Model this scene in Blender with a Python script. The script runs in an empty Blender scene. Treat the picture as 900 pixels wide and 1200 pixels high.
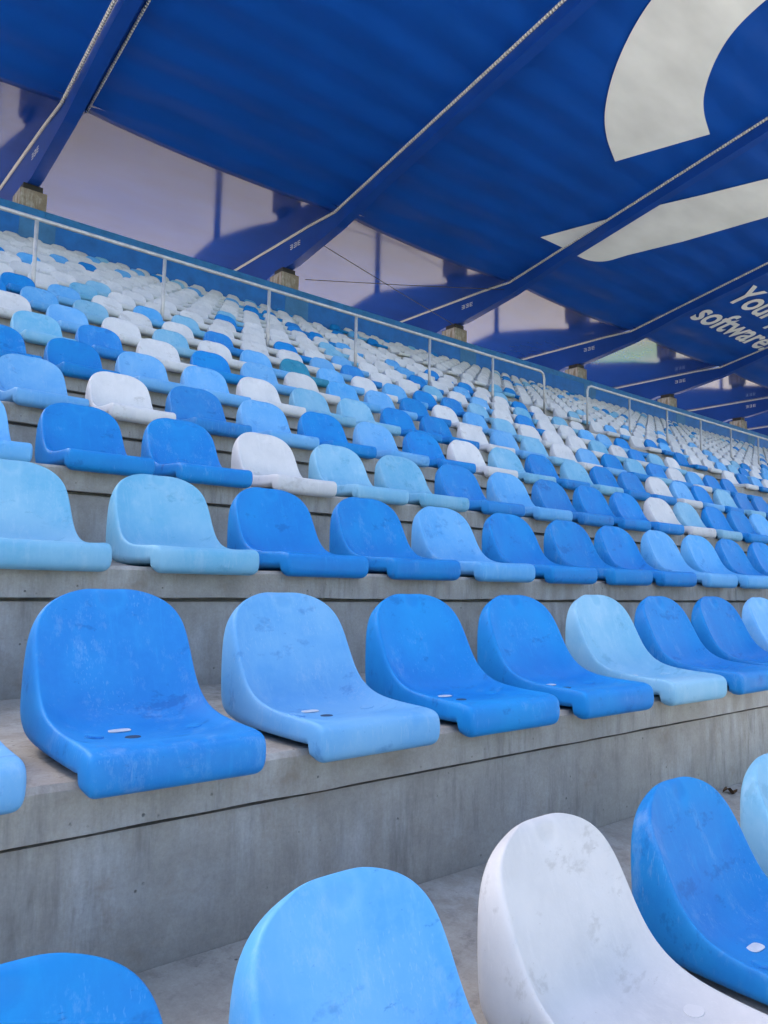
import bpy, bmesh, math, random
from mathutils import Vector, Matrix, noise
R = math.radians
scene = bpy.context.scene
col = scene.collection

# ------------------------------------------------------------------ camera
EYE = 3.2                                  # eye height above the pitch
F, PITCH, YAW, ROLL = 908.67, R(5.45), R(40.08), R(1.07)
fw = Vector((math.sin(YAW) * math.cos(PITCH), math.cos(YAW) * math.cos(PITCH), math.sin(PITCH)))
rt = Vector((math.cos(YAW), -math.sin(YAW), 0))
up = rt.cross(fw)
rt = (rt * math.cos(ROLL) + up * math.sin(ROLL)).normalized()
up = rt.cross(fw).normalized()
cam = bpy.data.cameras.new("camera")
cam.sensor_fit = 'VERTICAL'
cam.sensor_height = 36.0
cam.lens = F / 1200 * 36.0
cam.clip_start = 0.02
cam.clip_end = 2000
cam_o = bpy.data.objects.new("camera", cam)
col.objects.link(cam_o)
cam_o.matrix_world = Matrix(((rt.x, up.x, -fw.x, 0), (rt.y, up.y, -fw.y, 0), (rt.z, up.z, -fw.z, EYE), (0, 0, 0, 1)))
scene.camera = cam_o

def pixel(p):                              # photo position of a world point, only used to count what is in the frame
    d = Vector(p) - Vector((0, 0, EYE))
    z = d.dot(fw)
    return 450 + F * d.dot(rt) / z, 600 - F * d.dot(up) / z

# ------------------------------------------------------------------ light
SUN_EL, SUN_AZ = 52.0, -8.0                # sun stands behind the stand, a little to the left
world = bpy.data.worlds.new("World")
scene.world = world
world.use_nodes = True
wn = world.node_tree.nodes
bg = wn["Background"]
sky = wn.new("ShaderNodeTexSky")
sky.sky_type = 'NISHITA'
sky.sun_disc = False
sky.sun_elevation = R(SUN_EL)
sky.sun_rotation = R(SUN_AZ)               # measured from +Y towards +X
sky.dust_density = 5.0
sky.air_density = 0.8
world.node_tree.links.new(sky.outputs[0], bg.inputs[0])
bg.inputs[1].default_value = 0.15
sun = bpy.data.lights.new("sun", 'SUN')
sun.energy = 4.0
sun.angle = R(0.53)
sun.color = (1.0, 0.96, 0.9)
sun_o = bpy.data.objects.new("sun", sun)
col.objects.link(sun_o)
to_sun = Vector((math.sin(R(SUN_AZ)) * math.cos(R(SUN_EL)), math.cos(R(SUN_AZ)) * math.cos(R(SUN_EL)), math.sin(R(SUN_EL))))
sun_o.rotation_euler = to_sun.to_track_quat('Z', 'Y').to_euler()
sun_o.location = (0, 0, 60)
vs = scene.view_settings
vs.view_transform = 'Standard'
vs.look = 'None'
vs.gamma = 1.0
vs.use_curve_mapping = False
vs.exposure = 2.02
vs.use_white_balance = True
vs.white_balance_temperature = 7050
vs.white_balance_tint = 10
scene.cycles.use_denoising = True
scene.cycles.use_adaptive_sampling = True
scene.cycles.adaptive_threshold = 0.025
scene.cycles.max_bounces = 6
scene.cycles.diffuse_bounces = 3

# ------------------------------------------------------------------ materials
class NT:
    def __init__(s, name):
        s.m = bpy.data.materials.new(name)
        s.m.use_nodes = True
        s.t = s.m.node_tree
        s.b = s.t.nodes["Principled BSDF"]
    def n(s, kind, **kw):
        nd = s.t.nodes.new("ShaderNode" + kind)
        for k, v in kw.items():
            if k.startswith("i_"):
                nd.inputs[k[2:].replace("_", " ")].default_value = v
            else:
                setattr(nd, k, v)
        return nd
    def l(s, a, b):
        s.t.links.new(a, b)
    def noise(s, vec, scale, detail=4, rough=0.6):
        nd = s.n("TexNoise")
        nd.inputs["Scale"].default_value = scale
        nd.inputs["Detail"].default_value = detail
        nd.inputs["Roughness"].default_value = rough
        if vec is not None:
            s.l(vec, nd.inputs["Vector"])
        return nd.outputs["Fac"]
    def ramp(s, fac, a, b, va=0.0, vb=1.0):
        nd = s.n("MapRange")
        nd.inputs[1].default_value = a; nd.inputs[2].default_value = b
        nd.inputs[3].default_value = va; nd.inputs[4].default_value = vb
        s.l(fac, nd.inputs[0])
        return nd.outputs[0]
    def mix(s, fac, a, b, mode='MIX'):
        nd = s.n("Mix", data_type='RGBA', blend_type=mode)
        if isinstance(fac, (int, float)):
            nd.inputs[0].default_value = fac
        else:
            s.l(fac, nd.inputs[0])
        for k, v in ((6, a), (7, b)):
            if isinstance(v, tuple):
                nd.inputs[k].default_value = (*v, 1)
            else:
                s.l(v, nd.inputs[k])
        return nd.outputs[2]
    def math(s, op, a, b):
        nd = s.n("Math", operation=op)
        for k, v in ((0, a), (1, b)):
            if isinstance(v, (int, float)):
                nd.inputs[k].default_value = v
            else:
                s.l(v, nd.inputs[k])
        return nd.outputs[0]
    def mapping(s, vec, scale=(1, 1, 1), loc=None):
        nd = s.n("Mapping")
        nd.inputs["Scale"].default_value = scale
        s.l(vec, nd.inputs["Vector"])
        if loc is not None:
            s.l(loc, nd.inputs["Location"])
        return nd.outputs[0]
    def bump(s, h, strength, dist):
        nd = s.n("Bump")
        nd.inputs["Strength"].default_value = strength
        nd.inputs["Distance"].default_value = dist
        s.l(h, nd.inputs["Height"])
        s.l(nd.outputs[0], s.b.inputs["Normal"])
    def done(s, base=None, rough=None, **kw):
        if isinstance(base, tuple):
            s.b.inputs["Base Color"].default_value = (*base, 1)
        elif base is not None:
            s.l(base, s.b.inputs["Base Color"])
        if isinstance(rough, (int, float)):
            s.b.inputs["Roughness"].default_value = rough
        elif rough is not None:
            s.l(rough, s.b.inputs["Roughness"])
        for k, v in kw.items():
            s.b.inputs[k.replace("_", " ")].default_value = v
        return s.m

def plastic(name, base, faded, deep):
    pale = tuple(x + (0.85 - x) * 0.28 for x in faded)
    t = NT(name)
    co = t.n("TexCoord").outputs["Object"]
    a1 = t.n("Attribute", attribute_type='OBJECT', attribute_name="tone").outputs["Fac"]
    a2 = t.n("Attribute", attribute_type='GEOMETRY', attribute_name="tone_face").outputs["Fac"]
    rnd = t.math('ADD', a1, a2)
    edge = t.n("NewGeometry").outputs["Pointiness"]
    off = t.n("CombineXYZ")
    for k in range(3):
        t.l(t.math('MULTIPLY', rnd, 37.0 + 11 * k), off.inputs[k])
    v = t.mapping(co, loc=off.outputs[0])
    big = t.noise(v, 5.0, 3, 0.55)
    fine = t.noise(v, 42.0, 5, 0.7)
    c = t.mix(t.ramp(big, 0.38, 0.68, 0.0, 0.75), base, faded)
    c = t.mix(t.math('MULTIPLY', t.ramp(fine, 0.45, 0.75), 0.35), c, faded)
    # sun-bleached handling marks: stretched streaks
    st = t.noise(t.mapping(v, (60, 18, 5)), 1.0, 3, 0.6)
    c = t.mix(t.math('MULTIPLY', t.ramp(st, 0.56, 0.76), 0.55), c, faded)
    c = t.mix(t.math('MULTIPLY', t.ramp(edge, 0.515, 0.56), 0.45), c, faded)
    # fine pale scratches in patches, rubbed dark smears
    mask = t.ramp(t.noise(v, 9.0, 2, 0.5), 0.5, 0.62)
    scr = t.noise(t.mapping(v, (190, 190, 22)), 1.0, 2, 0.5)
    c = t.mix(t.math('MULTIPLY', t.math('MULTIPLY', t.ramp(scr, 0.60, 0.68), mask), 0.22), c, pale)
    blot = t.noise(t.mapping(v, (7, 16, 10)), 1.0, 5, 0.7)
    c = t.mix(t.math('MULTIPLY', t.ramp(blot, 0.59, 0.66), 0.38), c, deep)
    chalk = t.noise(t.mapping(v, (14, 14, 6)), 1.0, 6, 0.8)
    c = t.mix(t.math('MULTIPLY', t.ramp(chalk, 0.54, 0.74), 0.38), c, pale)
    # dark scuffs and specks
    sc = t.noise(t.mapping(v, (9, 30, 30)), 1.6, 6, 0.75)
    c = t.mix(t.math('MULTIPLY', t.ramp(sc, 0.655, 0.70), 0.45), c, deep)
    vor = t.n("TexVoronoi"); vor.inputs["Scale"].default_value = 34.0
    t.l(v, vor.inputs["Vector"])
    c = t.mix(t.math('MULTIPLY', t.ramp(vor.outputs["Distance"], 0.05, 0.02), 0.55), c, deep)
    # thumb dent under the top edge: its shade painted dark, in a worn pale halo
    sx = t.n("SeparateXYZ"); t.l(co, sx.inputs[0])
    dd = t.math('ADD', t.math('POWER', t.math('DIVIDE', sx.outputs[0], 0.030), 2.0), t.math('POWER', t.math('DIVIDE', t.math('SUBTRACT', sx.outputs[2], 0.335), 0.030), 2.0))
    dd = t.math('ADD', dd, t.math('MULTIPLY', t.math('SUBTRACT', fine, 0.5), 1.2))
    c = t.mix(t.math('MULTIPLY', t.ramp(dd, 2.6, 1.2), 0.45), c, faded)
    c = t.mix(t.math('MULTIPLY', t.ramp(dd, 1.1, 0.5), 0.55), c, base)
    # every seat has faded a little differently
    hsv = t.n("HueSaturation")
    t.l(t.ramp(rnd, 0, 1, 0.92, 1.06), hsv.inputs["Value"])
    t.l(t.ramp(t.math('FRACT', t.math('MULTIPLY', rnd, 7.3), 0), 0, 1, 0.97, 1.06), hsv.inputs["Saturation"])
    t.l(c, hsv.inputs["Color"])
    t.bump(t.noise(v, 160.0, 4, 0.6), 0.12, 0.002)
    return t.done(hsv.outputs[0], t.ramp(big, 0.3, 0.7, 0.42, 0.6), Specular_IOR_Level=0.22)

SEAT = {
    'r': plastic("royal_blue_plastic", (0.000, 0.185, 0.56), (0.004, 0.25, 0.63), (0.001, 0.07, 0.30)),
    's': plastic("sky_blue_plastic", (0.085, 0.35, 0.71), (0.17, 0.44, 0.75), (0.02, 0.16, 0.46)),
    't': plastic("pale_turquoise_plastic", (0.135, 0.395, 0.61), (0.25, 0.49, 0.67), (0.06, 0.24, 0.40)),
    'w': plastic("white_plastic", (0.54, 0.56, 0.59), (0.66, 0.67, 0.69), (0.33, 0.33, 0.33)),
    'c': plastic("teal_plastic", (0.004, 0.21, 0.36), (0.02, 0.27, 0.42), (0.0, 0.10, 0.20)),
}
COLNAME = {'r': 'royal blue', 's': 'sky blue', 't': 'pale turquoise', 'w': 'white', 'c': 'teal'}

def concrete(name, a, b, stain, streaks=True):
    t = NT(name)
    co = t.n("TexCoord").outputs["Object"]
    big = t.noise(co, 1.3, 6, 0.65)
    mid = t.noise(co, 9.0, 6, 0.7)
    c = t.mix(t.ramp(big, 0.3, 0.7), a, b)
    c = t.mix(t.math('MULTIPLY', t.ramp(mid, 0.4, 0.72), 0.7), c, stain)
    if streaks:                            # lime and dirt runs down the faces
        where = t.ramp(t.noise(t.mapping(co, (1.6, 1.6, 3.0)), 1.0, 4, 0.6), 0.43, 0.60)
        s1 = t.noise(t.mapping(co, (9, 9, 1.6)), 1.0, 6, 0.7)
        c = t.mix(t.math('MULTIPLY', t.math('MULTIPLY', t.ramp(s1, 0.46, 0.66), where), 0.85), c, (0.50, 0.51, 0.51))
        s2 = t.noise(t.mapping(co, (12, 12, 2.0), ), 1.0, 5, 0.75)
        c = t.mix(t.math('MULTIPLY', t.math('MULTIPLY', t.ramp(s2, 0.50, 0.68), t.ramp(big, 0.6, 0.4)), 0.75), c, (0.13, 0.125, 0.115))
    rust = t.noise(co, 5.5, 5, 0.75)
    c = t.mix(t.math('MULTIPLY', t.ramp(rust, 0.58, 0.76), 0.5), c, (0.24, 0.17, 0.11))
    vor = t.n("TexVoronoi"); vor.inputs["Scale"].default_value = 26.0
    t.l(co, vor.inputs["Vector"])
    hole = t.math('MULTIPLY', t.ramp(vor.outputs["Distance"], 0.11, 0.05), t.ramp(mid, 0.5, 0.58))
    c = t.mix(t.math('MULTIPLY', hole, 0.75), c, (0.06, 0.06, 0.055))
    fine = t.noise(co, 130.0, 4, 0.75)
    c = t.mix(t.math('MULTIPLY', t.ramp(fine, 0.35, 0.75), 0.3), c, (0.16, 0.155, 0.145))
    hgt = t.math('SUBTRACT', t.math('ADD', mid, t.math('MULTIPLY', fine, 0.3)), hole)
    t.bump(hgt, 0.5, 0.006)
    return t.done(c, 0.9, Specular_IOR_Level=0.25)

M_LEDGE = concrete("pale_concrete", (0.41, 0.39, 0.355), (0.30, 0.285, 0.26), (0.48, 0.465, 0.43))
M_RISER = concrete("grey_concrete", (0.40, 0.38, 0.345), (0.285, 0.272, 0.25), (0.47, 0.455, 0.42))
M_PIER = concrete("brown_stained_concrete", (0.27, 0.225, 0.18), (0.18, 0.145, 0.115), (0.32, 0.28, 0.235))

def simple(name, base, rough=0.5, var=0.25, scale=3.0, **kw):
    t = NT(name)
    co = t.n("TexCoord").outputs["Object"]
    f = t.noise(co, scale, 5, 0.65)
    d = tuple(c * (1 - var) for c in base)
    l = tuple(min(1, c * (1 + var)) for c in base)
    c = t.mix(t.ramp(f, 0.3, 0.7), d, l)
    return t.done(c, rough, **kw)

def membrane(name, base, rough, ripple):
    t = NT(name)
    co = t.n("TexCoord").outputs["Object"]
    f = t.noise(t.mapping(co, (0.5, 1.3, 1)), 1.0, 3, 0.5)
    c = t.mix(t.ramp(f, 0.3, 0.7), tuple(x * 0.9 for x in base), tuple(min(1, x * 1.1) for x in base))
    if ripple:                             # tension ripples across the cloth
        wv = t.n("TexWave", wave_type='BANDS', bands_direction='Y', wave_profile='SIN')
        wv.inputs["Scale"].default_value = 0.36
        wv.inputs["Distortion"].default_value = 0.7
        wv.inputs["Detail"].default_value = 0.0
        wv.inputs["Detail Scale"].default_value = 0.5
        t.l(co, wv.inputs["Vector"])
        n2 = t.noise(t.mapping(co, (0.7, 1.7, 1)), 1.0, 1, 0.4)
        t.bump(t.math('ADD', t.math('MULTIPLY', wv.outputs["Fac"], 0.6), t.math('MULTIPLY', n2, 0.8)), 0.5, ripple)
    return t.done(c, rough, Specular_IOR_Level=0.2 if ripple else 0.5)

M_ROOF = membrane("blue_roof_membrane", (0.0, 0.062, 0.35), 0.40, 0.12)
M_ROOFWHITE = membrane("white_print", (0.70, 0.715, 0.725), 0.55, 0.008)
M_SOFFIT = membrane("glossy_blue_soffit", (0.002, 0.042, 0.25), 0.10, 0)
M_SOFFIT.node_tree.nodes["Principled BSDF"].inputs["IOR"].default_value = 1.55
M_STEEL = simple("blue_painted_steel", (0.0, 0.047, 0.29), 0.45, 0.12, 1.5, Specular_IOR_Level=0.35)
M_WALL = simple("blue_painted_wall", (0.0, 0.125, 0.45), 0.45, 0.22, 2.2)
M_COPING = simple("faded_blue_coping", (0.012, 0.15, 0.40), 0.4, 0.25, 4.0)
M_PIER_STRIP = simple("pale_blue_pier_strip", (0.03, 0.16, 0.38), 0.5, 0.2, 3.0)
M_GALV = simple("galvanised_steel", (0.45, 0.46, 0.47), 0.55, 0.2, 9.0, Metallic=0.4)
t = NT("pale_rope")
co = t.n("TexCoord").outputs["Object"]
wv = t.n("TexWave", wave_type='BANDS', bands_direction='Y'); wv.inputs["Scale"].default_value = 4.5; wv.inputs["Distortion"].default_value = 1.5
t.l(co, wv.inputs["Vector"])
t.bump(wv.outputs["Fac"], 0.8, 0.03)
M_ROPE = t.done(t.mix(t.ramp(wv.outputs["Fac"], 0.15, 0.5), (0.40, 0.40, 0.40), (0.60, 0.60, 0.60)), 0.75)
M_BLACK = simple("black_bearing_steel", (0.02, 0.018, 0.018), 0.5, 0.3, 8.0)
M_CABLE = simple("dark_cable", (0.03, 0.03, 0.035), 0.45, 0.2, 8.0)
M_STENCIL = simple("white_stencil_paint", (0.6, 0.62, 0.66), 0.6, 0.2, 20.0)
M_PLATE = simple("white_number_plate", (0.62, 0.65, 0.68), 0.4, 0.12, 40.0)
M_DARK = simple("dark_hole", (0.012, 0.045, 0.11), 0.8, 0.3, 40.0)
M_LEAF = simple("dry_leaf", (0.10, 0.055, 0.025), 0.8, 0.5, 60.0)
t = NT("ground_cover")
geo = t.n("NewGeometry").outputs["Position"]
sep = t.n("SeparateXYZ"); t.l(geo, sep.inputs[0])
gr = t.mix(t.ramp(t.noise(geo, 0.8, 5, 0.6), 0.3, 0.7), (0.045, 0.10, 0.02), (0.075, 0.14, 0.03))
pv = t.mix(t.ramp(t.noise(geo, 0.25, 6, 0.65), 0.3, 0.7), (0.18, 0.17, 0.165), (0.25, 0.24, 0.235))
ap = t.mix(t.ramp(t.noise(geo, 0.3, 5, 0.6), 0.3, 0.7), (0.45, 0.44, 0.42), (0.53, 0.52, 0.50))  # unseen apron in front, made pale to bounce light into the stand
c = t.mix(t.ramp(sep.outputs["Y"], -30.0, -29.7), gr, ap)
lx = t.math('POWER', t.math('DIVIDE', t.math('SUBTRACT', sep.outputs["X"], 67.3), 2.6), 2.0)
ly = t.math('POWER', t.math('DIVIDE', t.math('SUBTRACT', sep.outputs["Y"], 42.0), 6.0), 2.0)
green_patch = t.ramp(t.math('ADD', t.math('ADD', lx, ly), t.math('MULTIPLY', t.noise(geo, 0.6, 4, 0.6), 0.8)), 1.7, 0.9)  # unseen green patch added so the soffit reflects green there
pv = t.mix(green_patch, pv, (0.07, 0.19, 0.09))
t.l(t.mix(t.ramp(sep.outputs["Y"], 18.0, 18.3), c, pv), t.b.inputs["Base Color"])
t.b.inputs["Roughness"].default_value = 0.95
M_GROUND = t.m

# ------------------------------------------------------------------ helpers
def lerp(a, b, t):
    return a + (b - a) * t
def link(name, me, mat=None, parent=None, loc=None):
    o = bpy.data.objects.new(name, me)
    col.objects.link(o)
    if mat is not None and me is not None and not me.materials:
        me.materials.append(mat)
    if parent is not None:
        o.parent = parent
    if loc is not None:
        o.location = loc
    return o

def tag(o, label=None, cat=None, group=None, kind=None):
    if label: o["label"] = label
    if cat: o["category"] = cat
    if group: o["group"] = group
    if kind: o["kind"] = kind
    return o

def empty(name, loc=(0, 0, 0)):
    o = bpy.data.objects.new(name, None)
    o.empty_display_size = 0.1
    col.objects.link(o)
    o.location = loc
    return o

def bm_box(bm, x0, x1, y0, y1, z0, z1):
    v = [bm.verts.new((x, y, z)) for z in (z0, z1) for y in (y0, y1) for x in (x0, x1)]
    for f in ((0, 2, 3, 1), (4, 5, 7, 6), (0, 1, 5, 4), (2, 6, 7, 3), (0, 4, 6, 2), (1, 3, 7, 5)):
        bm.faces.new([v[k] for k in f])

def to_mesh(bm, name, smooth=False, bevel=0.0, segs=2):
    if bevel:
        bmesh.ops.bevel(bm, geom=bm.edges[:], offset=bevel, segments=segs, affect='EDGES', profile=0.5)
    bmesh.ops.recalc_face_normals(bm, faces=bm.faces[:])
    me = bpy.data.meshes.new(name)
    bm.to_mesh(me)
    bm.free()
    if smooth:
        for f in me.polygons:
            f.use_smooth = True
    return me

def box_mesh(name, *a, bevel=0.0):
    bm = bmesh.new()
    bm_box(bm, *a)
    return to_mesh(bm, name, bevel=bevel)

def worn_slab(name, prof, x0, x1, seed):
    """like prism_mesh, with a chipped and uneven front edge"""
    n = max(2, int((x1 - x0) / 0.05))
    bm = bmesh.new()
    rows = []
    for k in range(n + 1):
        x = lerp(x0, x1, k / n)
        row = []
        for j, (y, z) in enumerate(prof):
            if j in (1, 2):
                q = noise.noise(Vector((x * 1.7, seed, 0))) * 0.004 + noise.noise(Vector((x * 9, seed + 5, 0))) * 0.003
                chip = max(0.0, noise.noise(Vector((x * 6.0, seed + 9, j * 0.3))) - 0.42) * 0.05
                y, z = y + q + chip * 0.6, z - abs(q) * 0.8 - chip
            elif j == 0:
                z += noise.noise(Vector((x * 5, seed + 2, 0))) * 0.004
            row.append(bm.verts.new((x, y, z)))
        rows.append(row)
    m = len(prof)
    for k in range(n):
        for j in range(m):
            bm.faces.new((rows[k][j], rows[k + 1][j], rows[k + 1][(j + 1) % m], rows[k][(j + 1) % m]))
    bm.faces.new(rows[0]); bm.faces.new(rows[-1][::-1])
    return to_mesh(bm, name)

def prism_mesh(name, prof, x0, x1, bevel=0.0):
    """prof: list of (y, z), extruded along x"""
    bm = bmesh.new()
    a = [bm.verts.new((x0, y, z)) for y, z in prof]
    b = [bm.verts.new((x1, y, z)) for y, z in prof]
    bm.faces.new(a)
    bm.faces.new(b[::-1])
    n = len(prof)
    for k in range(n):
        bm.faces.new((a[k], b[k], b[(k + 1) % n], a[(k + 1) % n]))
    if bevel:
        bmesh.ops.bevel(bm, geom=[e for e in bm.edges if e.calc_face_angle(0) > 0.3], offset=bevel, segments=2, affect='EDGES')
    bmesh.ops.triangulate(bm, faces=[f for f in bm.faces if len(f.verts) > 4])
    return to_mesh(bm, name)

def tube_mesh(name, pts, r, seg=8, closed_ends=True):
    pts = [Vector(p) for p in pts]
    bm = bmesh.new()
    rings = []
    for k, p in enumerate(pts):
        d = (pts[min(k + 1, len(pts) - 1)] - pts[max(k - 1, 0)]).normalized()
        a = d.cross(Vector((0, 0, 1)))
        if a.length < 1e-3:
            a = Vector((1, 0, 0))
        a.normalize()
        b = d.cross(a)
        rings.append([bm.verts.new(p + (a * math.cos(q) + b * math.sin(q)) * r) for q in (2 * math.pi * j / seg for j in range(seg))])
    for k in range(len(rings) - 1):
        for j in range(seg):
            bm.faces.new((rings[k][j], rings[k][(j + 1) % seg], rings[k + 1][(j + 1) % seg], rings[k + 1][j]))
    if closed_ends:
        bm.faces.new(rings[0][::-1])
        bm.faces.new(rings[-1])
    return to_mesh(bm, name, smooth=True)

# ------------------------------------------------------------------ ground
XL, XR = -5.0, 72.0
bm = bmesh.new()
vs_ = [bm.verts.new(p) for p in ((-700, -700, 0), (700, -700, 0), (700, 700, 0), (-700, 700, 0))]
bm.faces.new(vs_)
tag(link("ground", to_mesh(bm, "ground"), M_GROUND), "sunlit pitch and paving around the stand", kind="structure")

# ------------------------------------------------------------------ terrace steps
DB, HB, T, RISE, LED = 1.5097, EYE - 0.3767, 0.892, 0.4249, 0.099
ROWS = range(-3, 19)
def tread(i):
    return DB + i * T, HB + i * RISE
JX = [5.03 + 7.165 * k for k in range(-3, 11)]
JX = [XL] + [x for x in JX if XL + 1 < x < XR - 1] + [XR]
ORD = "zeroth first second third fourth fifth sixth seventh eighth ninth tenth eleventh twelfth thirteenth fourteenth fifteenth sixteenth seventeenth eighteenth nineteenth twentieth".split()
slab_cache = {}
for i in ROWS:
    y, z = tread(i)
    e = empty("terrace_step", (0, y, z))
    tag(e, "bare concrete terrace step carrying a row of seats", kind="structure")
    last = T if i < 18 else T + 0.05
    for k in range(len(JX) - 1):
        a, b = JX[k] + 0.004, JX[k + 1] - 0.004
        near = i in (-1, 0, 1, 2, 3) and a < 12
        key = ('s', k, i == 18, i if near else None)
        if key not in slab_cache:
            prof = [(0.0, -LED), (0.0, -0.012), (0.012, 0.0), (0.60, 0.0), (last - 0.05, 0.022), (last + 0.025, 0.032), (last + 0.025, -LED)]
            slab_cache[key] = worn_slab("slab", prof, a, b, i * 3.7 + k) if near else prism_mesh("slab", prof, a, b, bevel=0.004)
        link("slab", slab_cache[key], M_LEDGE, e)
        key = ('r', k)
        if key not in slab_cache:
            bm = bmesh.new()
            bm_box(bm, a, b, 0.028, 0.14, -RISE - 0.02, -LED - 0.014)
            bm_box(bm, a, b, 0.07, 0.13, -LED - 0.03, -LED + 0.002)
            slab_cache[key] = to_mesh(bm, "riser")
        link("riser", slab_cache[key], M_RISER, e)
    if -1 < i < 18:
        if 'st' not in slab_cache:
            slab_cache['st'] = box_mesh("stair_block", 11.56, 12.82, T * 0.52, T + 0.01, 0.003, RISE * 0.5, bevel=0.008)
        link("stair_block", slab_cache['st'], M_LEDGE, e)
y0, z0 = tread(-3)
y1, z1 = tread(18)
prof = [(y0 + 0.15, 0.02), (y0 + 0.15, z0 - 0.62), (y1 + 0.15, z1 - 0.62), (18.62, z1 - 0.62), (18.62, 0.02)]  # unseen solid added to stop light leaking between the steps
tag(link("stand_light_block", prism_mesh("stand_light_block", prof, XL + 0.02, XR - 0.02), M_RISER),
    "unseen solid added under the terrace steps against light leaks", kind="structure")

# ------------------------------------------------------------------ seats
def curve(pts, n):
    """Catmull-Rom through pts, n samples evenly over the segments"""
    P = [Vector(p) for p in pts]
    P = [P[0] * 2 - P[1]] + P + [P[-1] * 2 - P[-2]]
    out = []
    m = len(P) - 3
    for k in range(n):
        u = k / (n - 1) * m
        s = min(int(u), m - 1)
        t = u - s
        a, b, c, d = P[s:s + 4]
        out.append(0.5 * ((2 * b) + (c - a) * t + (2 * a - 5 * b + 4 * c - d) * t * t + (3 * b - a - 3 * c + d) * t ** 3))
    return out

# side view of the shell: (y, z) with y = 0 at the ledge face, z = 0 on the tread
#           centre y, z      rim y, z       half width   outer foot y, z
STN = [
    (-0.008, -0.020, -0.008, -0.020, 0.155, -0.006, -0.008),
    (-0.046, -0.026, -0.046, -0.026, 0.167, -0.006, -0.006),
    (-0.070, -0.020, -0.070, -0.020, 0.177, -0.006, -0.003),
    (-0.082, -0.004, -0.082, -0.004, 0.184, -0.006, 0.000),
    (-0.082, 0.032, -0.082, 0.032, 0.185, -0.005, 0.001),
    (-0.077, 0.056, -0.077, 0.056, 0.185, -0.004, 0.002),
    (-0.056, 0.064, -0.055, 0.066, 0.185, -0.003, 0.003),
    (-0.018, 0.062, -0.013, 0.068, 0.185, 0.004, -0.003),
    (0.030, 0.052, 0.045, 0.070, 0.185, 0.050, -0.003),
    (0.085, 0.045, 0.105, 0.073, 0.187, 0.110, -0.003),
    (0.150, 0.044, 0.165, 0.080, 0.188, 0.180, -0.003),
    (0.212, 0.049, 0.217, 0.098, 0.190, 0.265, -0.003),
    (0.256, 0.068, 0.255, 0.130, 0.190, 0.350, -0.003),
    (0.284, 0.108, 0.282, 0.170, 0.190, 0.408, 0.015),
    (0.306, 0.158, 0.304, 0.214, 0.188, 0.410, 0.100),
    (0.327, 0.212, 0.325, 0.256, 0.184, 0.410, 0.175),
    (0.346, 0.262, 0.343, 0.289, 0.175, 0.410, 0.240),
    (0.361, 0.304, 0.358, 0.316, 0.154, 0.409, 0.284),
    (0.372, 0.332, 0.370, 0.336, 0.122, 0.408, 0.313),
    (0.381, 0.346, 0.380, 0.348, 0.084, 0.406, 0.331),
    (0.393, 0.352, 0.393, 0.353, 0.050, 0.404, 0.343),
]
def seat_shell(nst, inner, sub):
    raw = [list(s) for s in STN]
    if nst < len(raw):
        pick = [round(k * (len(raw) - 1) / (nst - 1)) for k in range(nst)]
        raw = [raw[k] for k in sorted(set(pick))]
    bm = bmesh.new()
    rows = []
    ts = {11: [-1, -.94, -.84, -.68, -.38, 0, .38, .68, .84, .94, 1], 7: [-1, -.9, -.62, 0, .62, .9, 1], 5: [-1, -.75, 0, .75, 1]}[inner]
    for j, (cy, cz, ry, rz, w, qy, qz) in enumerate(raw):
        row = []
        wo = w + (0.004 if qz < 0.03 else 0.002)
        body = j >= 5
        row.append((-wo, qy, qz))
        row.append((-wo, lerp(ry, qy, 0.55), lerp(rz, qz, 0.55)))
        if inner > 6:
            row.append((-w - 0.001, lerp(ry, qy, 0.13), lerp(rz, qz, 0.13)))
        for tt in ts:
            a = abs(tt)
            bl = max(0.0, (a - 0.5) / 0.5) ** 2
            x = tt * (w - 0.006)
            row.append((x, lerp(cy, ry, bl), lerp(cz, rz, bl)))
        if inner > 6:
            row.append((w + 0.001, lerp(ry, qy, 0.13), lerp(rz, qz, 0.13)))
        row.append((wo, lerp(ry, qy, 0.55), lerp(rz, qz, 0.55)))
        row.append((wo, qy, qz))
        rows.append([bm.verts.new(p) for p in row])
    m = len(rows[0])
    for j in range(len(rows) - 1):
        for k in range(m - 1):
            bm.faces.new((rows[j][k], rows[j][k + 1], rows[j + 1][k + 1], rows[j + 1][k]))
    for j in range(len(rows) - 1):                      # rear and underside
        bm.faces.new((rows[j][0], rows[j + 1][0], rows[j + 1][-1], rows[j][-1]))
    bm.faces.new(rows[-1][::-1]); bm.faces.new(rows[0])
    bmesh.ops.recalc_face_normals(bm, faces=bm.faces[:])
    if sub:                                             # Catmull-Clark
        tmp = bpy.data.objects.new("tmp", bpy.data.meshes.new("tmp"))
        bm.to_mesh(tmp.data)
        bm.free()
        col.objects.link(tmp)
        md = tmp.modifiers.new("s", 'SUBSURF')
        md.levels = sub
        dg = bpy.context.evaluated_depsgraph_get()
        bm = bmesh.new()
        bm.from_object(tmp, dg)
        bpy.data.objects.remove(tmp)
    return bm

def finish_split(bm, name):
    """one shell -> full mesh, plus seat_pan and backrest halves that keep the shell's normals"""
    me = to_mesh(bm, name, smooth=True)
    return me

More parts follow.
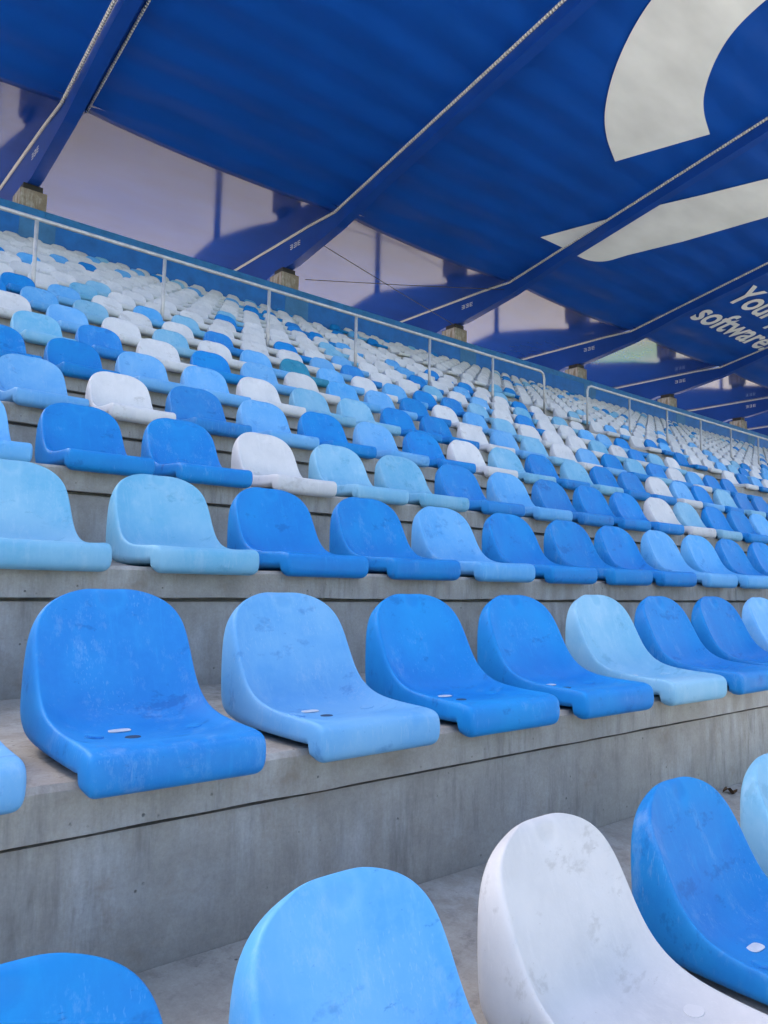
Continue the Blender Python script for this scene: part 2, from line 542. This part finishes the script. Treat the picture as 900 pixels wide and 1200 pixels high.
def split_mesh(me, name, test):
    """copy the faces of me for which test(centre) holds, with the normals of the whole shell"""
    keep = [f for f in me.polygons if test(f.center)]
    idx = {}
    co, faces, nrm = [], [], []
    for f in keep:
        q = []
        for v in f.vertices:
            if v not in idx:
                idx[v] = len(co)
                co.append(me.vertices[v].co[:])
                nrm.append(me.vertices[v].normal[:])
            q.append(idx[v])
        faces.append(q)
    out = bpy.data.meshes.new(name)
    out.from_pydata(co, [], faces)
    for f in out.polygons:
        f.use_smooth = True
    out.update()
    out.normals_split_custom_set_from_vertices(nrm)
    return out

bm = seat_shell(99, 11, 2)
for v in bm.verts:                                      # finger dent in the middle of the top edge
    d = math.hypot(v.co.x / 0.032, (v.co.z - 0.318) / 0.028)
    if d < 1 and v.co.y < 0.385:
        v.co.y += 0.007 * (1 - d * d)
ME_NEAR = finish_split(bm, "seat_shell")
is_back = lambda c: c.z - 0.10 > -1.0 * (c.y - 0.262) and c.y > 0.2
ME_PAN = split_mesh(ME_NEAR, "seat_pan", lambda c: not is_back(c))
ME_BACK = split_mesh(ME_NEAR, "backrest", is_back)
ME_MID = to_mesh(seat_shell(99, 7, 1), "seat_shell_mid", smooth=True)
far_bm = seat_shell(12, 5, 0)
FAR_V = [v.co.copy() for v in far_bm.verts]
far_bm.verts.index_update()
FAR_F = [[v.index for v in f.verts] for f in far_bm.faces]
far_bm.free()
for me in (ME_NEAR, ME_PAN, ME_BACK, ME_MID):
    me.materials.append(None)

def disc(name, rx, ry, h, seg=20):
    bm = bmesh.new()
    a = [bm.verts.new((rx * math.cos(2 * math.pi * k / seg), ry * math.sin(2 * math.pi * k / seg), 0)) for k in range(seg)]
    b = [bm.verts.new((v.co.x * 0.94, v.co.y * 0.94, h)) for v in a]
    bm.faces.new(b)
    for k in range(seg):
        bm.faces.new((a[k], a[(k + 1) % seg], b[(k + 1) % seg], b[k]))
    return to_mesh(bm, name)
def pill(name, hx, hy, h):
    bm = bmesh.new()
    pts = []
    for k in range(20):
        q = 2 * math.pi * k / 20
        c, s = math.cos(q), math.sin(q)
        pts.append((math.copysign(abs(c) ** 0.55, c) * hx, math.copysign(abs(s) ** 0.8, s) * hy))
    a = [bm.verts.new((x, y, 0)) for x, y in pts]
    b = [bm.verts.new((x * 0.96, y * 0.96, h)) for x, y in pts]
    bm.faces.new(b)
    for k in range(20):
        bm.faces.new((a[k], a[(k + 1) % 20], b[(k + 1) % 20], b[k]))
    return to_mesh(bm, name)
ME_PLATE = pill("number_plate", 0.025, 0.014, 0.0015); ME_PLATE.materials.append(M_PLATE)
ME_HOLE = disc("drain_hole", 0.017, 0.015, 0.0012); ME_HOLE.materials.append(M_DARK)  # flat disc, the shade inside the recess is put into its colour
ME_CAP = disc("bolt_cap", 0.020, 0.019, 0.0045); ME_CAP.materials.append(None)

X0, PX, SEATC = 0.5326, 0.5, 0.178
# colours read off the photograph, one letter per seat from seat n0 on
ROWCOL = {
    -1: [(-1, "rswrts")],
    0: [(-2, "tsrsrrtrrsrr")],
    1: [(0, "ttrrsrrrssrrs")],
    2: [(0, "srrwttrsrrrwtrrsr")],
    3: [(1, "swrsrsrwtrtrrwsrtrr")],
    4: [(1, "rrsswttrrwstwsrtrwsrr")],
    5: [(2, "trwrswssrwstwwwtwrtw"), (25, "wrs")],
    6: [(2, "wswtwscswsrrtwrwwssr"), (25, "rwwstrws")],
    7: [(3, "stwwrwwsrwwtwswtwtw"), (25, "wrswwwswtrws")],
    8: [(3, "rswstwwrwswwrwswwrw"), (25, "wswwwrwwws")],
    9: [(3, "wwtwwwwwwwtwwswwrwt"), (25, "wtwwws")],
    10: [(4, "wwtwwwrwwwtwwswr")],
    11: [(4, "wwwwwwwtwwwwsw")],
    12: [(4, "rswwwwwwwwwr")],
}
AISLE = (22, 23, 24)
rng = random.Random(11)
def colour(i, n):
    if i in ROWCOL:
        for n0, s in ROWCOL[i]:
            if 0 <= n - n0 < len(s):
                return s[n - n0]
    r = random.Random(i * 7919 + n * 104729 + 5)
    u = r.random()
    wp = 0.3 if i < 3 else min(0.84, 0.35 + 0.07 * (i - 3))
    if u < wp: return 'w'
    u = (u - wp) / (1 - wp)
    return 'r' if u < 0.42 else ('s' if u < 0.72 else 't')

def row_shift(i):
    return 0.057 if i == -1 else 0.0
def seat_x(i, n):
    return X0 + PX * n + SEATC + row_shift(i) - (0.13 if n > 24 else 0.0) + {(-1, -1): 0.0, (-1, 0): -0.012, (0, -1): 0.022}.get((i, n), 0.0)
allseats = []
for i in range(-1, 19):
    y, z = tread(i)
    for n in range(-8, 130):
        x = seat_x(i, n)
        if n in AISLE:
            continue
        if x > XR - 0.6 or x < -3.0:
            continue
        d = math.hypot(x, y + 0.3)
        if x < 0.02 * y - 0.6 or x > 2.9 * y + 2.5:
            continue
        vis = False
        if x > -0.3 and d > 0.35:
            for dx, dy, dz in ((-0.16, 0.33, 0.26), (0.16, 0.33, 0.26), (0, 0.37, 0.33), (0, -0.05, 0.02), (0.17, -0.05, 0.0), (-0.17, -0.05, 0)):
                p = Vector((x + dx, y + dy, z + dz))
                if (p - Vector((0, 0, EYE))).dot(fw) > 0.1:
                    u, v = pixel(p)
                    if 4 < u < 896 and 4 < v < 1190:
                        vis = True
        vis = vis or (i, n) == (-1, -1)
        allseats.append([d, i, n, x, y, z, vis, colour(i, n)])
vis_rows = {}
for s in allseats:
    if s[6]:
        vis_rows.setdefault(s[1], []).append(s)
for r in vis_rows.values():
    r.sort(key=lambda s: s[2])
single = sorted((s for s in allseats if s[6]), key=lambda s: s[0])[:300]
single_keys = {(s[1], s[2]) for s in single}
def rowname(i):
    return "front row" if i == -1 else ORD[i + 2] + " row up"
def nth(k):
    if k <= 20: return ORD[k]
    tens = {2: "twenty", 3: "thirty", 4: "forty"}[k // 10]
    return (tens[:-1] + "ieth") if k % 10 == 0 else tens + "-" + ORD[k % 10]
def seat_label(s):
    i, n, c = s[1], s[2], s[7]
    row = vis_rows[i]
    k = [q[2] for q in row].index(n)
    cs = [q[7] for q in row]
    if cs.count(c) == 1:
        return "the only %s plastic seat in the %s" % (COLNAME[c], rowname(i))
    if 0 < k < len(row) - 1:
        trip = (cs[k - 1], c, cs[k + 1])
        if sum(1 for q in range(1, len(row) - 1) if (cs[q - 1], cs[q], cs[q + 1]) == trip) == 1 and i < 8:
            a, b = COLNAME[trip[0]], COLNAME[trip[2]]
            if a == b:
                return "%s plastic seat between two %s ones in the %s" % (COLNAME[c], a, rowname(i))
            return "%s seat between %s and %s ones, %s" % (COLNAME[c], a, b, rowname(i))
    return "%s plastic seat, %s from the left in the %s" % (COLNAME[c], nth(k + 1), rowname(i))

def set_mat(o, m, tone=0.5):
    o["tone"] = tone
    o.material_slots[0].link = 'OBJECT'
    o.material_slots[0].material = m
def jitter(i, n, k):
    return random.Random(i * 131 + n * 17 + k * 7).uniform(-1, 1)
for s in single:
    d, i, n, x, y, z, vis, c = s
    near = d < 7.0
    tone = random.Random(i * 977 + n * 31).random()
    loc = (x + 0.009 * jitter(i, n, 1), y + 0.009 * jitter(i, n, 2), z + 0.003)
    rz = 0.026 * jitter(i, n, 3)
    if near:
        o = empty("stadium_seat", loc)
        for nm, me in (("seat_pan", ME_PAN), ("backrest", ME_BACK)):
            p = link(nm, me, None, o)
            set_mat(p, SEAT[c], tone)
            if nm == "seat_pan" and i <= 0:
                if not (i == -1 and n in (1,)) and jitter(i, n, 5) > -0.8:
                    link("number_plate", ME_PLATE, None, p, (-0.032, 0.185, 0.0478))
                link("drain_hole", ME_HOLE, None, p, (-0.028, 0.118, 0.0450))
                for sx in (-1, 1):
                    q = link("bolt_cap", ME_CAP, None, p, (0.112 * sx + 0.01, 0.140, 0.0480))
                    q.rotation_euler = (0, -0.16 * sx, 0)
                    set_mat(q, SEAT[c], tone)
    else:
        o = link("stadium_seat", ME_MID, None, None, loc)
        set_mat(o, SEAT[c], tone)
    o.rotation_euler = (0.008 * jitter(i, n, 8), 0.006 * jitter(i, n, 9), rz)
    tag(o, seat_label(s), "seat", "plastic seats on the terrace")

# everything farther along: one mass
co, fc, mi, tn = [], [], [], []
keys = list(SEAT)
for s in allseats:
    d, i, n, x, y, z, vis, c = s
    if (i, n) in single_keys or i < 0 or (not vis and x < 0.3 and d < 3):
        continue
    b = len(co)
    a = 0.026 * jitter(i, n, 3)
    ca, sa = math.cos(a), math.sin(a)
    ox, oy = x + 0.009 * jitter(i, n, 1), y + 0.009 * jitter(i, n, 2)
    for v in FAR_V:
        co.append((ox + v.x * ca - v.y * sa, oy + v.x * sa + v.y * ca, z + 0.003 + v.z))
    tone = random.Random(i * 977 + n * 31).random()
    for f in FAR_F:
        tn.append(tone)
        fc.append([k + b for k in f])
        mi.append(keys.index(c))
me = bpy.data.meshes.new("distant_seats")
me.from_pydata(co, [], fc)
for k in keys:
    me.materials.append(SEAT[k])
me.polygons.foreach_set("material_index", mi)
me.polygons.foreach_set("use_smooth", [True] * len(fc))
me.update()
me.attributes.new("tone_face", 'FLOAT', 'FACE').data.foreach_set("value", tn)
tag(link("distant_seats", me), "mass of mostly white and blue plastic seats filling the upper terrace", "seats", kind="stuff")

# ------------------------------------------------------------------ back wall
WY, WZ = 18.41, EYE + 8.52
wall = empty("back_wall", (0, WY, z1))
tag(wall, "long blue painted wall behind the top row of seats", "wall")
for k in range(len(JX) - 1):
    a, b = JX[k] + 0.003, JX[k + 1] - 0.003
    link("wall_panel", box_mesh("wall_panel", a, b, 0.0, 0.18, 0.03, WZ - z1 - 0.20, bevel=0.004), M_WALL, wall)
    link("coping", box_mesh("coping", a, b, -0.012, 0.192, WZ - z1 - 0.20, WZ - z1, bevel=0.006), M_COPING, wall)
GX = [4.69 + 7.165 * k for k in range(-1, 8)]
for x in GX:
    link("pier_strip", box_mesh("pier_strip", x - 0.22, x + 0.58, -0.008, 0.02, 0.04, WZ - z1 - 0.203), M_PIER_STRIP, wall)  # added paler strips standing in for the piers showing through the wall

# ------------------------------------------------------------------ piers and roof
HK, YK, SL, YF = EYE + 10.06, 16.36, 0.21, 4.0
def roof_z(y):
    return HK + SL * (YK - y)
def roof_zr(y):
    d = YK - y
    return roof_z(y) + 0.03 * math.sin(d * 4.0) * math.exp(-d / 1.0)
SOF = EYE + 10.10
YE = 26.0
canopy = empty("canopy_roof", (0, YK, HK))
tag(canopy, "blue fabric canopy roof with huge white print over the stand", "roof")
def girder(x, idx):
    g = empty("roof_girder", (x, 19.0, EYE + 9.27))
    place = nth(idx) if idx > 0 else None
    tag(g, ("blue steel roof girder, %s from the left" % place) if idx > 0 else "blue steel roof girder past the left edge of the photo",
        "girder", "girders carrying the canopy roof")
    o = lambda y, z: (y - 19.0, z - (EYE + 9.27))
    top = [o(YF, roof_z(YF) + 0.02), o(YK, HK + 0.02), o(YE, SOF + 0.02)]
    bot = [o(YE, EYE + 8.75), o(23.4, EYE + 8.45), o(20.8, EYE + 8.95), o(19.5, EYE + 9.27), o(18.5, EYE + 9.27), o(16.3, EYE + 9.64), o(14.3, roof_z(14.3) - 0.33), o(YF, roof_z(YF) - 0.33)]
    link("web", prism_mesh("web", top + bot, 0.0, 0.27, bevel=0.006), M_STEEL, g)
    fl = [o(YF, roof_z(YF) + 0.05), o(YK, HK + 0.05), o(YE, SOF + 0.05), o(YE, SOF + 0.005), o(YK, HK + 0.005), o(YF, roof_z(YF) + 0.005)]
    link("flange", prism_mesh("flange", fl, 0.272, 0.47), M_STEEL, g)
    P = lambda xx, y, z: Vector((xx, y - 19.0, z - (EYE + 9.27)))
    pts = [P(-0.04, lerp(YF, YK, k / 12), roof_z(lerp(YF, YK, k / 12)) - 0.02) for k in range(13)] + [P(-0.04, lerp(YK, YE, k / 8), SOF - 0.02) for k in range(1, 9)]
    link("lacing_rope", tube_mesh("lacing_rope", pts, 0.037), M_ROPE, g)
    pts = [P(0.475, lerp(YF, YK, k / 12), roof_z(lerp(YF, YK, k / 12)) - 0.015) for k in range(13)]
    link("lacing_rope", tube_mesh("lacing_rope", pts, 0.030), M_ROPE, g)
    bm = bmesh.new()                                    # three small stencilled figures on the web
    for q in range(3):
        yy = 18.05 + q * 0.19
        for (a, b, c, d) in ((0, .13, 0, .02), (0, .13, .06, .08), (0, .13, .12, .14), (0, .03, 0, .14) if q else (.1, .13, 0, .14)):
            y_, z_ = o(yy + a, EYE + 9.72 + c)
            bm_box(bm, -0.006, 0.0, y_, y_ + (b - a), z_, z_ + (d - c))
    link("stencil_mark", to_mesh(bm, "stencil_mark"), M_STENCIL, g)
    y_, z_ = o(23.45, EYE + 8.5)
    link("column", tube_mesh("column", [(0.13, y_, z_), (0.13, y_, -(EYE + 9.27) + 0.01)], 0.11, 12), M_STEEL, g)
    return g
for k, x in enumerate(GX):
    girder(x, k)
    p = empty("concrete_pier", (x + 0.14, 19.03, 0))
    tag(p, "stained concrete pier under the %s girder from the left" % nth(k) if k > 0 else "stained concrete pier past the left edge of the photo", "pier", "piers behind the back wall")
    link("shaft", box_mesh("shaft", -0.30, 0.30, -0.30, 0.36, 0.02, EYE + 9.10, bevel=0.012), M_PIER, p)
    link("bearing", box_mesh("bearing", -0.22, 0.22, -0.22, 0.24, EYE + 9.10, EYE + 9.27, bevel=0.01), M_BLACK, p)
for k in range(len(GX) - 1):
    a, b = GX[k] + 0.47, GX[k + 1] - 0.005
    ys = [lerp(YF, YK - 4, q / 8) for q in range(9)] + [YK - 4 + 4 * q / 32 for q in range(1, 33)]
    NX = 12
    def mz(x, y):
        sag = math.sin(math.pi * (x - a) / (b - a)) ** 0.7 if a < x < b else 0.0
        d = YK - y
        rip = 0.014 * math.sin(d * 3.6) * math.exp(-d / 1.3)
        return roof_z(y) + rip - sag * 0.13 * math.exp(-d / 0.7) - HK
    bm = bmesh.new()
    rows = [[bm.verts.new((lerp(a, b, q / NX), y - YK, mz(lerp(a, b, q / NX), y) + dz)) for dz in (0.0, 0.02) for q in range(NX + 1)] for y in ys]
    for q in range(len(rows) - 1):
        for s in range(2):
            for c in range(NX):
                k0 = s * (NX + 1) + c
                bm.faces.new((rows[q][k0], rows[q][k0 + 1], rows[q + 1][k0 + 1], rows[q + 1][k0]))
    for c in range(NX):
        bm.faces.new((rows[-1][c], rows[-1][c + 1], rows[-1][NX + 2 + c], rows[-1][NX + 1 + c]))
    link("membrane", to_mesh(bm, "membrane", smooth=True), M_ROOF, canopy)
    link("soffit", box_mesh("soffit", a, b, -0.25, YE - YK, SOF - HK, SOF - HK + 0.03), M_SOFFIT, canopy)

def flat_on_roof(name, pts, mat):
    """polygon in (x, y) printed on the underside of the roof, following its slope"""
    bm = bmesh.new()
    vs = [bm.verts.new((x, y - YK, roof_z(y) - 0.030 - HK)) for x, y in pts]
    f = bm.faces.new(vs)
    bmesh.ops.triangulate(bm, faces=[f])
    return link(name, to_mesh(bm, name), mat, canopy)
out = [(16.92, 10.99), (15.95, 10.59), (15.16, 10.11), (14.39, 9.41), (13.76, 8.61), (13.34, 7.82), (13.15, 7.0)]
inn = [(18.2, 9.07), (17.31, 8.76), (16.66, 8.4), (16.01, 7.82), (15.58, 7.19), (15.4, 6.46), (15.45, 5.8)]
def smooth2(pts, n):
    return [(v.x, v.y) for v in curve([(x, y, 0) for x, y in pts], n)]
o_ = smooth2(out, 40) + [(17.75 + 4.62 * math.cos(q), 6.6 + 4.62 * math.sin(q)) for q in (R(185 + 6 * k) for k in range(0, 12))]
i_ = smooth2(inn, 40) + [(17.75 + 2.35 * math.cos(q), 6.3 + 2.35 * math.sin(q)) for q in (R(200 + 6 * k) for k in range(0, 10))]
flat_on_roof("printed_arc", o_ + i_[::-1], M_ROOFWHITE)
flat_on_roof("printed_band", [(17.85, 14.18), (18.77, 12.81), (19.0, 12.45), (19.0, 14.17)], M_ROOFWHITE)
low = smooth2([(19.54, 14.22), (20.29, 14.18), (20.85, 13.92), (21.19, 13.36)], 14)
flat_on_roof("printed_band", [(19.54, 11.6), (20.39, 10.5), (21.45, 9.04), (24.2, 5.2), (25.9, 5.2), (25.9, 6.1), (23.36, 9.88), (22.15, 11.99)] + low[::-1], M_ROOFWHITE)

def roof_text(body, x, y, size, sx):
    cu = bpy.data.curves.new("lettering", 'FONT')
    cu.body = body
    cu.size = size
    cu.extrude = 0.002
    cu.offset = 0.022 * size
    cu.resolution_u = 4
    tmp = bpy.data.objects.new("lettering_tmp", cu)
    col.objects.link(tmp)
    dg = bpy.context.evaluated_depsgraph_get()
    dg.update()
    me = bpy.data.meshes.new_from_object(tmp.evaluated_get(dg))
    bpy.data.objects.remove(tmp)
    xs = [v.co.x for v in me.vertices]
    w = max(xs) - min(xs)
    for v in me.vertices:
        X = x + v.co.x * sx
        Y = y - v.co.y
        v.co = Vector((X, Y - YK, roof_z(Y) - 0.030 - v.co.z - HK))
    me.flip_normals()
    me.materials.clear()
    o = link("lettering", me, M_ROOFWHITE, canopy)
    o["label"] = "white words reading " + body
    return w
roof_text("software.", 27.25, 14.55, 1.50, 1.08)
roof_text("Your p", 27.25, 13.12, 1.50, 1.08)

# bracing cables in the second full bay
for a, b, nm in (((19.2, 18.85, EYE + 9.17), (12.16, 17.3, EYE + 9.52), "thin dark bracing cable running down to the third pier"),
                 ((12.6, 18.85, EYE + 9.12), (19.03, 16.6, EYE + 9.88), "thin dark bracing cable running level from the second pier")):
    a, b = Vector(a), Vector(b)
    o = link("bracing_cable", tube_mesh("bracing_cable", [(0, 0, 0), tuple((b - a) * 0.5 - Vector((0, 0, 0.02))), tuple(b - a)], 0.011, 6), M_CABLE, None, tuple(a))
    tag(o, nm, "cable")

# ------------------------------------------------------------------ guard rails
RY, RZ = 9.13, EYE + 4.115
RS = 9.13 / 10.32
def rail_posts(xs, name_label, curve_first, curve_last):
    foot = tread(8)[1] + 0.002
    g = empty("guard_rail", (xs[0], RY, foot))
    tag(g, name_label, "railing", "guard rails across the terrace")
    H = RZ - foot
    L = xs[-1] - xs[0]
    pts = []
    if curve_first:
        pts += [(0, 0, 0.0), (0, 0, H - 0.12), (0.035, 0, H - 0.035), (0.12, 0, H)]
    else:
        pts += [(-6.0, 0, H)]
    pts += [(L * q / 8, 0, H) for q in range(1, 8)]
    if curve_last:
        pts += [(L - 0.12, 0, H), (L - 0.035, 0, H - 0.035), (L, 0, H - 0.12), (L, 0, 0)]
    else:
        pts += [(L, 0, H)]
    link("top_rail", tube_mesh("top_rail", pts, 0.024, 10), M_GALV, g)
    for k, x in enumerate(xs):
        if (k == 0 and curve_first) or (k == len(xs) - 1 and curve_last):
            continue
        link("post", tube_mesh("post", [(x - xs[0], 0, 0), (x - xs[0], 0, H - 0.02)], 0.023, 10), M_GALV, g)
st = 1.752 * RS
rail_posts([2.72 * RS + st * k for k in range(-1, 6)] + [13.12 * RS], "galvanised guard rail across the seats below the leftmost girders", False, True)
rail_posts([14.68 * RS + st * 0.98 * k for k in range(0, 20)], "galvanised guard rail running off towards the far end of the stand", True, True)

# ------------------------------------------------------------------ small things
bm = bmesh.new()
bmesh.ops.create_grid(bm, x_segments=4, y_segments=6, size=0.5)
for v in bm.verts:
    w = 1 - (2 * v.co.y) ** 2 * 0.9
    v.co = Vector((v.co.x * 0.040 * w, v.co.y * 0.055, 0.006 + 0.010 * abs(v.co.x * 2) + 0.008 * math.sin(v.co.y * 9)))
lo = link("dry_leaf", to_mesh(bm, "dry_leaf", smooth=True), M_LEAF, None, (3.03, DB - 0.02, tread(-1)[1] + 0.026))
lo.rotation_euler = (0.2, 0.1, 0.9)
tag(lo, "small dry brown leaf lying on the front concrete step", "leaf")
